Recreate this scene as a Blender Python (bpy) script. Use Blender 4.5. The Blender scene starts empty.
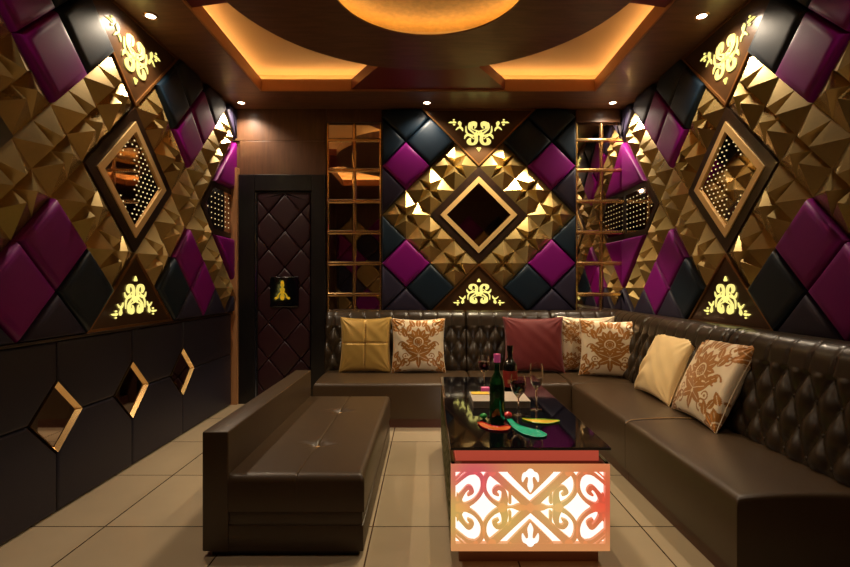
import bpy, bmesh, math, random
import numpy as np
from mathutils import Vector, Matrix
random.seed(7)
PI = math.pi
C = bpy.context.scene.collection
S = bpy.context.scene

# ------------------------------------------------------------------ camera, world, exposure
CAMZ = 1.15
cd = bpy.data.cameras.new('camera'); cam = bpy.data.objects.new('camera', cd); C.objects.link(cam)
cam.location = (0, 0, CAMZ); cam.rotation_euler = (PI/2, 0, 0)
cd.sensor_width = 36; cd.lens = 500/850*36; cd.shift_x = -2/850; cd.clip_start = .02
S.camera = cam
w = bpy.data.worlds.new('world'); S.world = w; w.use_nodes = True
w.node_tree.nodes['Background'].inputs[0].default_value = (.02, .013, .01, 1)
w.node_tree.nodes['Background'].inputs[1].default_value = 1
S.view_settings.view_transform = 'Standard'; S.view_settings.look = 'None'
S.view_settings.gamma = 1; S.view_settings.use_curve_mapping = False
S.view_settings.exposure = 0.0

# lighting levels
WARM = (1, .82, .60)
SPOT_W = 44; PANEL_SPOT_W = 120; ROOM_FILL_W = 3; HOLE_FILL_W = 92
COVE_E = 20; RING_E = 19

# room measures
D = 4.83; XL = -1.885; XR = 1.93; YN = -.7; H = 2.826; HU = 3.04
U = .466; ZC = 1.81; VT = (H-ZC)/U; XC = .4975; YC = 3.18; PB = .878

# ------------------------------------------------------------------ helpers
def lin(c):
    r = []
    for v in c:
        v /= 255
        r.append(v/12.92 if v <= .04045 else ((v+.055)/1.055)**2.4)
    return tuple(r)+(1,)

def mat(name, col, rough=.5, metal=0, spec=.5, coat=0, emit=None, estr=0, trans=0, ior=1.45, sheen=0, bump=None, noise=None, alpha=None):
    m = bpy.data.materials.new(name); m.use_nodes = True
    nt = m.node_tree; b = nt.nodes['Principled BSDF']
    b.inputs['Base Color'].default_value = lin(col)
    b.inputs['Roughness'].default_value = rough; b.inputs['Metallic'].default_value = metal
    b.inputs['Specular IOR Level'].default_value = spec
    b.inputs['Coat Weight'].default_value = coat; b.inputs['Coat Roughness'].default_value = .08
    b.inputs['Transmission Weight'].default_value = trans; b.inputs['IOR'].default_value = ior
    b.inputs['Sheen Weight'].default_value = sheen
    if emit: b.inputs['Emission Color'].default_value = lin(emit); b.inputs['Emission Strength'].default_value = estr
    if noise or bump:
        tc = nt.nodes.new('ShaderNodeTexCoord'); n = nt.nodes.new('ShaderNodeTexNoise')
        sc, amt = (noise or (bump[0], 0))
        n.inputs['Scale'].default_value = sc; n.inputs['Detail'].default_value = 4
        nt.links.new(tc.outputs['Object'], n.inputs['Vector'])
        if noise:
            r = nt.nodes.new('ShaderNodeMixRGB'); r.blend_type = 'MIX'
            a = lin(col); r.inputs[1].default_value = tuple(x*(1-amt) for x in a[:3])+(1,)
            r.inputs[2].default_value = tuple(min(1, x*(1+amt)) for x in a[:3])+(1,)
            nt.links.new(n.outputs['Fac'], r.inputs[0]); nt.links.new(r.outputs[0], b.inputs['Base Color'])
        if bump:
            n2 = nt.nodes.new('ShaderNodeTexNoise'); n2.inputs['Scale'].default_value = bump[0]
            nt.links.new(tc.outputs['Object'], n2.inputs['Vector'])
            bp = nt.nodes.new('ShaderNodeBump'); bp.inputs['Strength'].default_value = bump[1]; bp.inputs['Distance'].default_value = .002
            nt.links.new(n2.outputs['Fac'], bp.inputs['Height']); nt.links.new(bp.outputs[0], b.inputs['Normal'])
    return m

def wood(name, c1, c2, rough=.45, scale=(1, 1, 14), coat=.1):
    m = mat(name, c1, rough, coat=coat); nt = m.node_tree; b = nt.nodes['Principled BSDF']
    tc = nt.nodes.new('ShaderNodeTexCoord'); mp = nt.nodes.new('ShaderNodeMapping'); mp.inputs['Scale'].default_value = scale
    n = nt.nodes.new('ShaderNodeTexNoise'); n.inputs['Scale'].default_value = 3; n.inputs['Detail'].default_value = 8; n.inputs['Distortion'].default_value = .6
    cr = nt.nodes.new('ShaderNodeValToRGB'); cr.color_ramp.elements[0].color = lin(c1); cr.color_ramp.elements[1].color = lin(c2)
    cr.color_ramp.elements[0].position = .35; cr.color_ramp.elements[1].position = .65
    nt.links.new(tc.outputs['Object'], mp.inputs[0]); nt.links.new(mp.outputs[0], n.inputs['Vector'])
    nt.links.new(n.outputs['Fac'], cr.inputs[0]); nt.links.new(cr.outputs[0], b.inputs['Base Color'])
    return m

M = {}
M['ceil'] = wood('brown_ceiling_veneer', (92, 62, 46), (112, 76, 56), .4, (1.5, 12, 1))
M['lip'] = mat('tan_paint', (176, 120, 78), .5)
M['recess'] = mat('cove_paint', (198, 158, 112), .7, noise=(3, .08))
M['foil'] = mat('gold_foil_paper', (190, 140, 70), .55, .2, noise=(26, .35))
M['red'] = mat('red_brown_lacquer', (104, 30, 22), .4, noise=(8, .1))
M['wallwood'] = wood('brown_wall_veneer', (80, 52, 36), (94, 62, 42), .4, (10, 10, 1))
M['column'] = wood('tan_oak', (170, 120, 80), (188, 136, 92), .4, (14, 14, 1.5))
M['backing'] = mat('dark_backing', (30, 22, 22), .6)
M['gold'] = mat('brushed_gold_relief', (178, 152, 98), .27, .72, noise=(60, .10))
M['purple'] = mat('purple_velvet', (122, 0, 112), .46, spec=.35, sheen=.0, bump=(180, .25))
M['teal'] = mat('blue_black_fabric', (18, 34, 48), .44, spec=.35, bump=(180, .25))
M['grey'] = mat('slate_violet_fabric', (42, 37, 58), .5, spec=.35, bump=(180, .25))
M['dado'] = mat('dark_violet_grey_leatherette', (36, 32, 46), .5, bump=(120, .25))
M['frame_dark'] = wood('dark_wenge', (34, 20, 12), (46, 28, 18), .35, (6, 6, 6))
M['frame_gold'] = mat('satin_gold', (236, 196, 132), .38, .4)
M['mirror'] = mat('smoked_mirror', (226, 216, 210), .02, 1)
M['darkmirror'] = mat('dark_mirror', (200, 185, 175), .03, 1)
M['bar'] = mat('polished_gold_bar', (244, 204, 140), .24, 1)
M['glow'] = mat('lit_cream_acrylic', (150, 140, 80), .4, emit=(255, 242, 138), estr=1.0)
M['ornpanel'] = mat('bronze_lacquer', (82, 56, 34), .3, .35, coat=.25, noise=(5, .1))
M['edgegold'] = mat('bronze_edge', (150, 104, 58), .3, .7)
M['dot'] = mat('led_and_reflection_dot', (120, 110, 80), .4, emit=(255, 226, 160), estr=.85)
M['strip'] = mat('led_strip', (255, 190, 100), .4, emit=(255, 212, 136), estr=COVE_E)
M['ring'] = mat('led_ring', (255, 190, 100), .4, emit=(255, 212, 130), estr=RING_E)
M['lens'] = mat('lit_lens', (255, 240, 220), .4, emit=(255, 236, 210), estr=14)
M['trim'] = mat('bronze_trim', (150, 110, 80), .3, .8)
M['leather'] = mat('brown_leather', (66, 49, 31), .38, coat=.04, bump=(220, .2), noise=(3, .08))
M['leather2'] = mat('brown_leather_gloss', (50, 38, 25), .31, coat=.10, bump=(220, .12))
M['piping'] = mat('tan_piping', (170, 130, 80), .35)
M['kick'] = mat('red_brown_skirting', (84, 48, 36), .35)
M['blackgloss'] = mat('black_glass', (8, 8, 14), .04, spec=.9, coat=.6)
M['plinth'] = mat('brown_plinth', (150, 104, 78), .45)
M['pinkstrip'] = mat('lit_pink_band', (190, 90, 70), .4, emit=(230, 95, 70), estr=.45)
M['lightbox'] = mat('white_lit_acrylic', (255, 255, 250), .5, emit=(255, 255, 246), estr=1.0)
M['lightside'] = mat('lit_yellow_green', (200, 200, 90), .5, emit=(190, 190, 90), estr=.4)
M['sideweave'] = mat('olive_lattice', (84, 78, 36), .4, .3)
M['doorframe'] = wood('black_door_wood', (14, 12, 15), (22, 19, 21), .35, (8, 8, 1))
M['maroon'] = mat('maroon_padding', (46, 12, 22), .45, bump=(150, .2))
M['steel'] = mat('steel_edge', (150, 160, 190), .2, 1)
M['goldmotif'] = mat('yellow_gold_glow', (220, 180, 40), .3, .5, emit=(220, 180, 40), estr=.35)  # motif given a glow of its own colour
M['cush_gold'] = mat('gold_satin', (196, 156, 78), .36, .25, sheen=.2)
M['cush_satin'] = mat('champagne_satin', (248, 212, 150), .36, .1, sheen=.2)
M['cush_red'] = mat('brick_red_cloth', (120, 32, 32), .55, sheen=.3, bump=(260, .3))
M['stitch'] = mat('dark_stitching', (120, 84, 30), .6)
M['greenglass'] = mat('green_glass', (20, 70, 34), .05, trans=.55, ior=1.5, coat=.3)
M['darkglass'] = mat('near_black_glass', (18, 16, 12), .06, coat=.5)
M['clear'] = mat('clear_glass', (255, 250, 245), .02, trans=1, ior=1.45)
M['wine'] = mat('red_wine', (60, 6, 20), .05, coat=.4)
M['pinkcap'] = mat('pink_foil_glow', (226, 90, 150), .35, emit=(226, 90, 150), estr=.12)  # weak glow added to the foil colour
M['redlabel'] = mat('red_label', (150, 40, 28), .5)
M['tan'] = mat('tan_label', (190, 140, 90), .5)
M['paper'] = mat('off_white_paper', (176, 160, 142), .6)
M['paperside'] = mat('page_edges', (150, 136, 118), .7)
M['tealpl'] = mat('teal_glaze', (40, 200, 160), .25, coat=.4)
M['lime'] = mat('lime_glaze', (150, 205, 60), .25, coat=.4)
M['redpl'] = mat('red_glaze', (220, 44, 50), .25, coat=.4)
M['orange'] = mat('orange_glaze', (236, 120, 50), .3, coat=.4)
M['yellow'] = mat('yellow_card', (236, 190, 40), .5)
M['greenpl'] = mat('green_glaze', (50, 160, 70), .3, coat=.4)

def floor_mat():
    m = mat('polished_beige_tile', (168, 134, 98), .16, coat=.15); nt = m.node_tree; b = nt.nodes['Principled BSDF']
    tc = nt.nodes.new('ShaderNodeTexCoord'); mp = nt.nodes.new('ShaderNodeMapping')
    T = .634; mp.inputs['Location'].default_value = (-(1.012-8*T), -(2.366-8*T), 0)
    br = nt.nodes.new('ShaderNodeTexBrick'); br.offset = 0; br.squash = 1
    br.inputs['Scale'].default_value = 1; br.inputs['Brick Width'].default_value = T; br.inputs['Row Height'].default_value = T
    br.inputs['Mortar Size'].default_value = .0035; br.inputs['Mortar Smooth'].default_value = 0
    br.inputs['Color1'].default_value = lin((202, 180, 148)); br.inputs['Color2'].default_value = lin((196, 174, 142)); br.inputs['Mortar'].default_value = lin((84, 62, 44))
    n = nt.nodes.new('ShaderNodeTexNoise'); n.inputs['Scale'].default_value = 1.6; n.inputs['Detail'].default_value = 5
    mx = nt.nodes.new('ShaderNodeMixRGB'); mx.blend_type = 'MULTIPLY'; mx.inputs[0].default_value = .35
    nt.links.new(tc.outputs['Object'], mp.inputs[0]); nt.links.new(mp.outputs[0], br.inputs['Vector']); nt.links.new(tc.outputs['Object'], n.inputs['Vector'])
    nt.links.new(br.outputs['Color'], mx.inputs[1]); nt.links.new(n.outputs['Fac'], mx.inputs[2])
    nt.links.new(mx.outputs[0], b.inputs['Base Color'])
    return m
M['floor'] = floor_mat()

def panel_mat():   # multicoloured lit acrylic face of the coffee table
    m = mat('rainbow_acrylic', (230, 150, 80), .4); nt = m.node_tree; b = nt.nodes['Principled BSDF']
    g = nt.nodes.new('ShaderNodeTexCoord'); cur = None
    def blob(cx, cz, r, col, prev, base=None):
        vm = nt.nodes.new('ShaderNodeVectorMath'); vm.operation = 'DISTANCE'
        mp = nt.nodes.new('ShaderNodeMapping'); mp.inputs['Scale'].default_value = (1, 0, 1)
        nt.links.new(g.outputs['Object'], mp.inputs[0]); nt.links.new(mp.outputs[0], vm.inputs[0]); vm.inputs[1].default_value = (cx, 0, cz)
        mr = nt.nodes.new('ShaderNodeMapRange'); mr.interpolation_type = 'SMOOTHSTEP'
        mr.inputs['From Min'].default_value = 0; mr.inputs['From Max'].default_value = r
        mr.inputs['To Min'].default_value = 1; mr.inputs['To Max'].default_value = 0
        nt.links.new(vm.outputs['Value'], mr.inputs['Value'])
        mx = nt.nodes.new('ShaderNodeMixRGB'); nt.links.new(mr.outputs[0], mx.inputs[0])
        if prev is None: mx.inputs[1].default_value = lin(base)
        else: nt.links.new(prev, mx.inputs[1])
        mx.inputs[2].default_value = lin(col); return mx.outputs[0]
    # object space: table origin at floor centre of the table (x -0.32..0.32, z 0..)
    cur = blob(-.22, .36, .20, (222, 92, 104), None, (222, 150, 92))
    cur = blob(.31, .28, .24, (226, 92, 66), cur)
    cur = blob(-.31, .22, .16, (216, 176, 96), cur)
    cur = blob(-.10, .20, .14, (222, 182, 100), cur)
    cur = blob(.12, .26, .16, (222, 188, 116), cur)
    b.inputs['Base Color'].default_value = lin((130, 84, 56)); nt.links.new(cur, b.inputs['Emission Color']); b.inputs['Emission Strength'].default_value = .82
    return m
M['rainbow'] = panel_mat()

def damask_mat(name, c1, c2):
    m = mat(name, c1, .34, .3, sheen=.15); nt = m.node_tree; b = nt.nodes['Principled BSDF']
    a = nt.nodes.new('ShaderNodeAttribute'); a.attribute_name = 'motif'
    mx = nt.nodes.new('ShaderNodeMixRGB'); mx.inputs[1].default_value = lin(c1); mx.inputs[2].default_value = lin(c2)
    nt.links.new(a.outputs['Fac'], mx.inputs[0]); nt.links.new(mx.outputs[0], b.inputs['Base Color'])
    return m
M['damask'] = damask_mat('damask_satin', (244, 222, 186), (176, 114, 44))

class MB:
    def __init__(s): s.bm = bmesh.new()
    def quad(s, pts):
        vs = [s.bm.verts.new(p) for p in pts]; return s.bm.faces.new(vs)
    def box(s, a, b, bev=0, seg=2):
        t = bmesh.new(); bmesh.ops.create_cube(t, size=1)
        for v in t.verts: v.co = Vector([(a[i]+b[i])/2 + v.co[i]*(b[i]-a[i]) for i in range(3)])
        if bev: bmesh.ops.bevel(t, geom=list(t.edges), offset=bev, segments=seg, profile=.5, affect='EDGES')
        s.add(t); return s
    def add(s, t, mtx=None):
        if mtx is not None: t.transform(mtx)
        me = bpy.data.meshes.new('tmp'); t.to_mesh(me); t.free(); s.bm.from_mesh(me); bpy.data.meshes.remove(me)
    def prism(s, poly, f0, f1):
        """poly 2D points; f0,f1 map 2D -> 3D for the two caps"""
        a = [s.bm.verts.new(f0(p)) for p in poly]; b = [s.bm.verts.new(f1(p)) for p in poly]
        s.bm.faces.new(a); s.bm.faces.new(b[::-1]); n = len(poly)
        for i in range(n): s.bm.faces.new((a[i], b[i], b[(i+1) % n], a[(i+1) % n]))
    def layers(s, rings, cap=True):
        L = [[s.bm.verts.new(p) for p in r] for r in rings]; n = len(rings[0])
        for k in range(len(L)-1):
            for i in range(n):
                try: s.bm.faces.new((L[k][i], L[k][(i+1) % n], L[k+1][(i+1) % n], L[k+1][i]))
                except ValueError: pass
        if cap: s.bm.faces.new(L[-1]); s.bm.faces.new(L[0][::-1])
    def lathe(s, prof, c=(0, 0, 0), n=32):
        rings = [[(c[0]+r*math.cos(2*PI*i/n), c[1]+r*math.sin(2*PI*i/n), c[2]+z) for i in range(n)] for r, z in prof]
        s.layers(rings)
    def grid(s, P):
        nr = len(P); nc = len(P[0]); V = [[s.bm.verts.new(p) for p in r] for r in P]
        for i in range(nr-1):
            for j in range(nc-1): s.bm.faces.new((V[i][j], V[i][j+1], V[i+1][j+1], V[i+1][j]))
        return V
    def mesh(s, name, material, smooth=False, recalc=True, off=(0, 0, 0), angle=40):
        bmesh.ops.remove_doubles(s.bm, verts=s.bm.verts, dist=1e-5)
        if recalc: bmesh.ops.recalc_face_normals(s.bm, faces=s.bm.faces)
        for v in s.bm.verts: v.co -= Vector(off)
        me = bpy.data.meshes.new(name); s.bm.to_mesh(me); s.bm.free()
        me.materials.append(material)
        if smooth:
            me.shade_smooth()
            try: me.set_sharp_from_angle(angle=math.radians(angle))
            except Exception: pass
        return me

def wloc(p):
    v = Vector((0, 0, 0))
    while p: v += p.location; p = p.parent
    return v
def obj(name, mb, material, parent=None, smooth=False, local=False, loc=None, angle=40, recalc=True):
    """verts in world coords unless local; a top-level object gets its origin at loc"""
    off = (0, 0, 0) if local else (wloc(parent) if parent else (loc or (0, 0, 0)))
    o = bpy.data.objects.new(name, mb.mesh(name, material, smooth, recalc, off, angle)); C.objects.link(o)
    if parent: o.parent = parent
    elif loc: o.location = loc
    return o
def tag(o, label, cat, group=None, kind=None):
    o['label'] = label; o['category'] = cat
    if group: o['group'] = group
    if kind: o['kind'] = kind
    return o
def thing(name, label, cat, loc=(0, 0, 0), rotz=0, group=None):
    o = bpy.data.objects.new(name, None); C.objects.link(o); o.empty_display_size = .1
    o.location = loc; o.rotation_euler = (0, 0, rotz)
    return tag(o, label, cat, group)
def struct(name, mb, m, **k):
    o = obj(name, mb, m, **k)
    if not k.get('parent'): o['kind'] = 'structure'
    return o

# 2D polygon helpers -------------------------------------------------
def clip(poly, a, b, c):          # keep a*x+b*y<=c
    out = []
    for i in range(len(poly)):
        p, q = poly[i], poly[(i+1) % len(poly)]
        dp, dq = a*p[0]+b*p[1]-c, a*q[0]+b*q[1]-c
        if dp <= 1e-9: out.append(p)
        if (dp < -1e-9 and dq > 1e-9) or (dp > 1e-9 and dq < -1e-9):
            t = dp/(dp-dq); out.append((p[0]+t*(q[0]-p[0]), p[1]+t*(q[1]-p[1])))
    return out
def area(p): return .5*sum(p[i][0]*p[(i+1) % len(p)][1]-p[(i+1) % len(p)][0]*p[i][1] for i in range(len(p)))
def inset(poly, d):
    if area(poly) < 0: poly = poly[::-1]
    n = len(poly); L = []
    for i in range(n):
        p, q = poly[i], poly[(i+1) % n]; ex, ey = q[0]-p[0], q[1]-p[1]; l = math.hypot(ex, ey)
        nx, ny = -ey/l, ex/l; L.append((nx, ny, nx*p[0]+ny*p[1]+d))
    out = []
    for i in range(n):
        a, b = L[i-1], L[i]; det = a[0]*b[1]-a[1]*b[0]
        out.append(((a[2]*b[1]-a[1]*b[2])/det, (a[0]*b[2]-a[2]*b[0])/det))
    return out
def pad(mb, poly, f, h=.05, r=.03, gap=.003):
    """padded cushion panel: poly in metres, f(x,y,height)->world"""
    if area(poly) < 0: poly = poly[::-1]
    # drop near-duplicate points
    pp = [p for i, p in enumerate(poly) if math.hypot(p[0]-poly[i-1][0], p[1]-poly[i-1][1]) > 1e-4]
    rings = []
    for ins, hh in ((gap, 0), (gap, h*.35), (gap+r*.12, h*.62), (gap+r*.4, h*.86), (gap+r*.8, h*.97), (gap+r*1.5, h)):
        q = inset(pp, ins)
        if area(q) <= 0: break
        rings.append([f(x, y, hh) for x, y in q])
    mb.layers(rings)

def catmull(pts, n=8):
    P = [pts[0]]+list(pts)+[pts[-1]]; out = []
    for i in range(1, len(P)-2):
        p0, p1, p2, p3 = P[i-1:i+3]
        for k in range(n):
            t = k/n
            out.append(tuple(.5*(2*p1[j]+(p2[j]-p0[j])*t+(2*p0[j]-5*p1[j]+4*p2[j]-p3[j])*t*t+(3*p1[j]-p0[j]-3*p2[j]+p3[j])*t**3) for j in range(len(p1))))
    out.append(tuple(P[-2])); return out
def stroke(mb, pts, f, h0, h1, n=8):
    """pts: (x,y,halfwidth); solid ribbon"""
    q = catmull(pts, n); Lf, Rt = [], []
    for i in range(len(q)):
        a, b = q[max(0, i-1)], q[min(len(q)-1, i+1)]; dx, dy = b[0]-a[0], b[1]-a[1]; l = math.hypot(dx, dy) or 1
        w_ = max(q[i][2], .0004); Lf.append((q[i][0]-dy/l*w_, q[i][1]+dx/l*w_)); Rt.append((q[i][0]+dy/l*w_, q[i][1]-dx/l*w_))
    B = mb.bm
    rows = [[B.verts.new(f(*p, h)) for p, h in ((Lf[i], h0), (Lf[i], h1), (Rt[i], h1), (Rt[i], h0))] for i in range(len(q))]
    for i in range(len(rows)-1):
        a, b = rows[i], rows[i+1]
        for k in range(4): B.faces.new((a[k], a[(k+1) % 4], b[(k+1) % 4], b[k]))
    B.faces.new(rows[0]); B.faces.new(rows[-1][::-1])
    for e in (q[0], q[-1]):
        if e[2] > (.003 if abs(q[0][0]-q[-1][0])+abs(q[0][1]-q[-1][1]) < 3 else 3): disc2(mb, e[0], e[1], e[2], f, h0, h1)
def disc2(mb, x, y, r, f, h0, h1, ry=None, n=14):
    ry = ry or r
    mb.prism([(x+r*math.cos(2*PI*i/n), y+ry*math.sin(2*PI*i/n)) for i in range(n)], lambda p: f(p[0], p[1], h0), lambda p: f(p[0], p[1], h1))

# wall frames: (x along wall in metres from the panel centre, y up from ZC, h out of the wall)
def fb(x, y, h): return (XC+x, D-h, ZC+y)
def fl(x, y, h): return (XL+h, YC+x, ZC+y)
def fr(x, y, h): return (XR-h, YC+x, ZC+y)

# ------------------------------------------------------------------ room shell
TX0, TX1, TY0, TY1 = -1.455, 1.475, 1.05, 4.37     # tray opening
m_ = MB(); m_.box((XL-.1, YN-.1, -.1), (XR+.1, D+.1, 0)); struct('floor', m_, M['floor'])
m_ = MB(); m_.box((XL-.1, YN, 0), (XL, D, 3.2)); struct('wall_left', m_, M['wallwood'])
m_ = MB(); m_.box((XR, YN, 0), (XR+.1, D, 3.2)); struct('wall_right', m_, M['wallwood'])
m_ = MB(); m_.box((XL-.1, D, 0), (XR+.1, D+.1, 3.2)); struct('wall_back', m_, M['wallwood'])
m_ = MB(); m_.box((XL-.1, YN-.1, 0), (XR+.1, YN, 3.2)); struct('wall_front', m_, M['wallwood'])
wf = bpy.data.objects['wall_front']
for nm, mt, par in (('gold_cladding', 'gold', 0), ('purple_cladding', 'purple', 1), ('grey_cladding', 'grey', 2)):
    m_ = MB(); k_ = 0
    for j in range(0, 7):
        for i in range(-1, 6):
            if (i+j) % 3 != par: continue
            q = [(0, -.3), (.3, 0), (0, .3), (-.3, 0)]; cx, cz = XL+.35+i*.6+(j % 2)*.3, .45+j*.3
            q = [(cx+a, cz+b) for a, b in q]
            for a, b, c in ((1, 0, XR-.02), (-1, 0, -XL-.02), (0, 1, 2.8)):
                if len(q) > 2: q = clip(q, a, b, c)
            if len(q) > 2 and abs(area(q)) > .03: pad(m_, q, lambda x, y, h: (x, YN+h, y))
    obj(nm, m_, M[mt], wf, smooth=True, angle=60)
LZ = 2.93; cw = .17
m_ = MB()
m_.box((XL, YN, H), (TX0, D, LZ)); m_.box((TX1, YN, H), (XR, D, LZ))
m_.box((TX0, TY1, H), (TX1, D, LZ)); m_.box((TX0, YN, H), (TX1, TY0, LZ))
cl = struct('ceiling', m_, M['ceil'])
m_ = MB()      # tan fascia lining the tray edge
t = .012
m_.box((TX0-t+.012, TY0, H+.003), (TX0+.012, TY1, LZ+.002)); m_.box((TX1-.012, TY0, H+.003), (TX1, TY1, LZ+.002))
m_.box((TX0, TY1-.012, H+.003), (TX1, TY1, LZ+.002)); m_.box((TX0, TY0, H+.003), (TX1, TY0+.012, LZ+.002))
struct('fascia', m_, M['lip'], parent=cl)
m_ = MB()      # upper recess: cove side walls and raised ceiling
m_.box((TX0-cw, TY0-cw, HU), (TX1+cw, TY1+cw, HU+.05))
for a, b in (((TX0-cw-.03, TY0-cw-.03, LZ), (TX0-cw, TY1+cw+.03, HU+.05)), ((TX1+cw, TY0-cw-.03, LZ), (TX1+cw+.03, TY1+cw+.03, HU+.05)),
             ((TX0-cw, TY1+cw, LZ), (TX1+cw, TY1+cw+.03, HU+.05)), ((TX0-cw, TY0-cw-.03, LZ), (TX1+cw, TY0-cw, HU+.05))): m_.box(a, b)
struct('recess', m_, M['recess'], parent=cl)
# cove LED strips
m_ = MB(); zz = LZ+.004; q = .10
m_.box((TX0-q-.02, TY0-.05, zz), (TX0-q, TY1+.05, zz+.012)); m_.box((TX1+q, TY0-.05, zz), (TX1+q+.02, TY1+.05, zz+.012))
m_.box((TX0-q, TY1+q, zz), (TX1+q, TY1+q+.02, zz+.012)); m_.box((TX0-q, TY0-q-.02, zz), (TX1+q, TY0-q, zz+.012))
struct('light_strip', m_, M['strip'], parent=cl)
# ring-shaped dropped disc with four bridges
RY = 2.71; RO = 1.245; RI = .56
rg = thing('ceiling_ring', 'large round brown drop ceiling disc with a glowing round opening', 'ceiling ring', (0.01, RY, H+.012))
m_ = MB(); N = 96
def ringpt(r, z, cy=RY): return [(.01+r*math.cos(2*PI*i/N), cy+r*math.sin(2*PI*i/N), z) for i in range(N)]
HY = 2.85
m_.layers([ringpt(RI, H+.012, HY), ringpt(RO, H+.012), ringpt(RO, LZ-.002), ringpt(RI+.16, LZ-.002, HY), ringpt(RI, H+.022, HY), ringpt(RI, H+.012, HY)], cap=False)
obj('disc', m_, M['ceil'], rg, smooth=True, angle=30)
m_ = MB(); m_.layers([ringpt(.80, LZ, HY), ringpt(.82, LZ, HY), ringpt(.82, LZ+.012, HY), ringpt(.80, LZ+.012, HY), ringpt(.80, LZ, HY)], cap=False)
obj('light_strip', m_, M['ring'], rg)
m_ = MB(); m_.layers([ringpt(.001, HU-.004, HY), ringpt(.9, HU-.004, HY), ringpt(.9, HU-.0005, HY), ringpt(.001, HU-.0005, HY)], cap=False)
obj('foil_ceiling', m_, M['foil'], rg)
bz0, bz1 = H+.018, LZ
for q in ([(-.36, RY+RO*.93), (.38, RY+RO*.93), (.68, TY1-.013), (-.66, TY1-.013)], [(-.36, RY-RO*.93), (.38, RY-RO*.93), (.68, TY0+.013), (-.66, TY0+.013)],
          [(TX0+.013, RY-.40), (-RO*.95, RY-.30), (-RO*.95, RY+.30), (TX0+.013, RY+.36)], [(TX1-.013, RY-.40), (RO*.96, RY-.30), (RO*.96, RY+.30), (TX1-.013, RY+.36)]):
    m_ = MB(); m_.prism(q, lambda p: (p[0], p[1], bz0), lambda p: (p[0], p[1], bz1)); obj('bridge', m_, M['red'], rg)

# ------------------------------------------------------------------ downlights and added fill spots
def downlight(x, y, label, watts, aim=(0, 0, 0), cone=140, blend=.8, col=WARM):
    r = thing('downlight', label, 'downlight', (x, y, H), 0, 'round recessed downlights in the ceiling border')
    m_ = MB(); m_.lathe([(.030, .001), (.030, -.004), (.040, -.006), (.046, -.002), (.046, .001)], (x, y, H-.001), 28)
    obj('trim_ring', m_, M['trim'], r, smooth=True)
    m_ = MB(); m_.lathe([(.001, -.002), (.029, -.002), (.029, 0), (.001, 0)], (x, y, H-.001), 28)
    obj('lens', m_, M['lens'], r)
    l = bpy.data.lights.new('spot', 'SPOT'); l.energy = watts; l.color = col; l.spot_size = math.radians(cone); l.spot_blend = blend; l.shadow_soft_size = .03
    o = bpy.data.objects.new('spot', l); C.objects.link(o); o.parent = r; o.location = (0, 0, -.03)
    d = Vector(aim) if any(aim) else Vector((0, 0, -1)); o.rotation_euler = d.to_track_quat('-Z', 'Y').to_euler()
    return r
downlight(-1.72, 4.63, 'downlight above the left end, next to the door corner', SPOT_W)
downlight(0, 4.63, 'middle downlight above the back sofa, between mirror strip and ornament', SPOT_W*.5)
downlight(1.72, 4.63, 'downlight in the back right corner above the mirror strip', SPOT_W)
downlight(-1.73, 3.13, 'downlight above the left wall ornament near the left diamond mirror', SPOT_W*1.2)
downlight(1.72, 3.13, 'downlight above the right wall ornament near the right diamond mirror', SPOT_W*1.2)
downlight(-1.72, 1.6, 'near left downlight out of view', SPOT_W*.5)
downlight(1.72, 1.6, 'near right downlight out of view', SPOT_W*.5)
downlight(0, .75, 'added fill downlight in the central near ceiling, out of view', ROOM_FILL_W, (0, .6, -1), 140)  # fill lamp added above the view, aimed into the room
l = bpy.data.lights.new('panel_spot', 'SPOT'); l.energy = PANEL_SPOT_W; l.color = (1, .82, .52); l.spot_size = math.radians(94); l.spot_blend = .25; l.shadow_soft_size = .015  # spot added without a fixture to wash the back wall panel
o = bpy.data.objects.new('panel_spot', l); C.objects.link(o); o.location = (XC, 4.45, H-.02)
l = bpy.data.lights.new('opening_fill', 'SPOT'); l.energy = HOLE_FILL_W; l.color = WARM; l.spot_size = math.radians(84); l.spot_blend = .6; l.shadow_soft_size = .15  # added fill spot without a fixture, lights floor and seat tops
o = bpy.data.objects.new('opening_fill', l); C.objects.link(o); o.location = (0, RY, HU-.12)

# ------------------------------------------------------------------ relief walls
def cell(u, v, hu=.5): return [(u, v-hu), (u+hu, v), (u, v+hu), (u-hu, v)]
def sc(poly): return [(x*U, y*U) for x, y in poly]
def lim(poly, umax):
    for a, b, c in ((1, 0, umax), (-1, 0, umax), (0, 1, VT), (0, -1, 2)):
        poly = clip(poly, a, b, c)
        if len(poly) < 3: return []
    return poly
def gold_relief(f, cells, umax, label):
    mb = MB()
    for u, v in cells:
        for du, dv in ((.25, 0), (-.25, 0), (0, .25), (0, -.25)):
            cu, cv = u+du, v+dv
            q = cell(cu, cv, .25); au, av = cu-du*.46, cv-dv*.46
            apex = f(au*U, av*U, .072)
            for i in range(4):
                a, b = q[i], q[(i+1) % 4]
                tri = [a, b, (au, av)]
                t = lim(tri, umax)
                if not t or abs(area(t)) < 1e-6: continue
                # height is planar over the triangle: barycentric weight of the apex
                A = area(tri)
                def hh(p): return max(0, area([a, b, p])/A)*.072+.002
                vs = [mb.bm.verts.new(f(p[0]*U, p[1]*U, hh(p))) for p in t]
                mb.bm.faces.new(vs)
    o = obj('gold_relief', mb, M['gold'], recalc=True, loc=f(0, -2*U, 0))
    return tag(o, label, 'wall panel', 'gold pyramid relief panels')

def diamond_frame(f, name_parent, outer=1.0):
    pass

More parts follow.
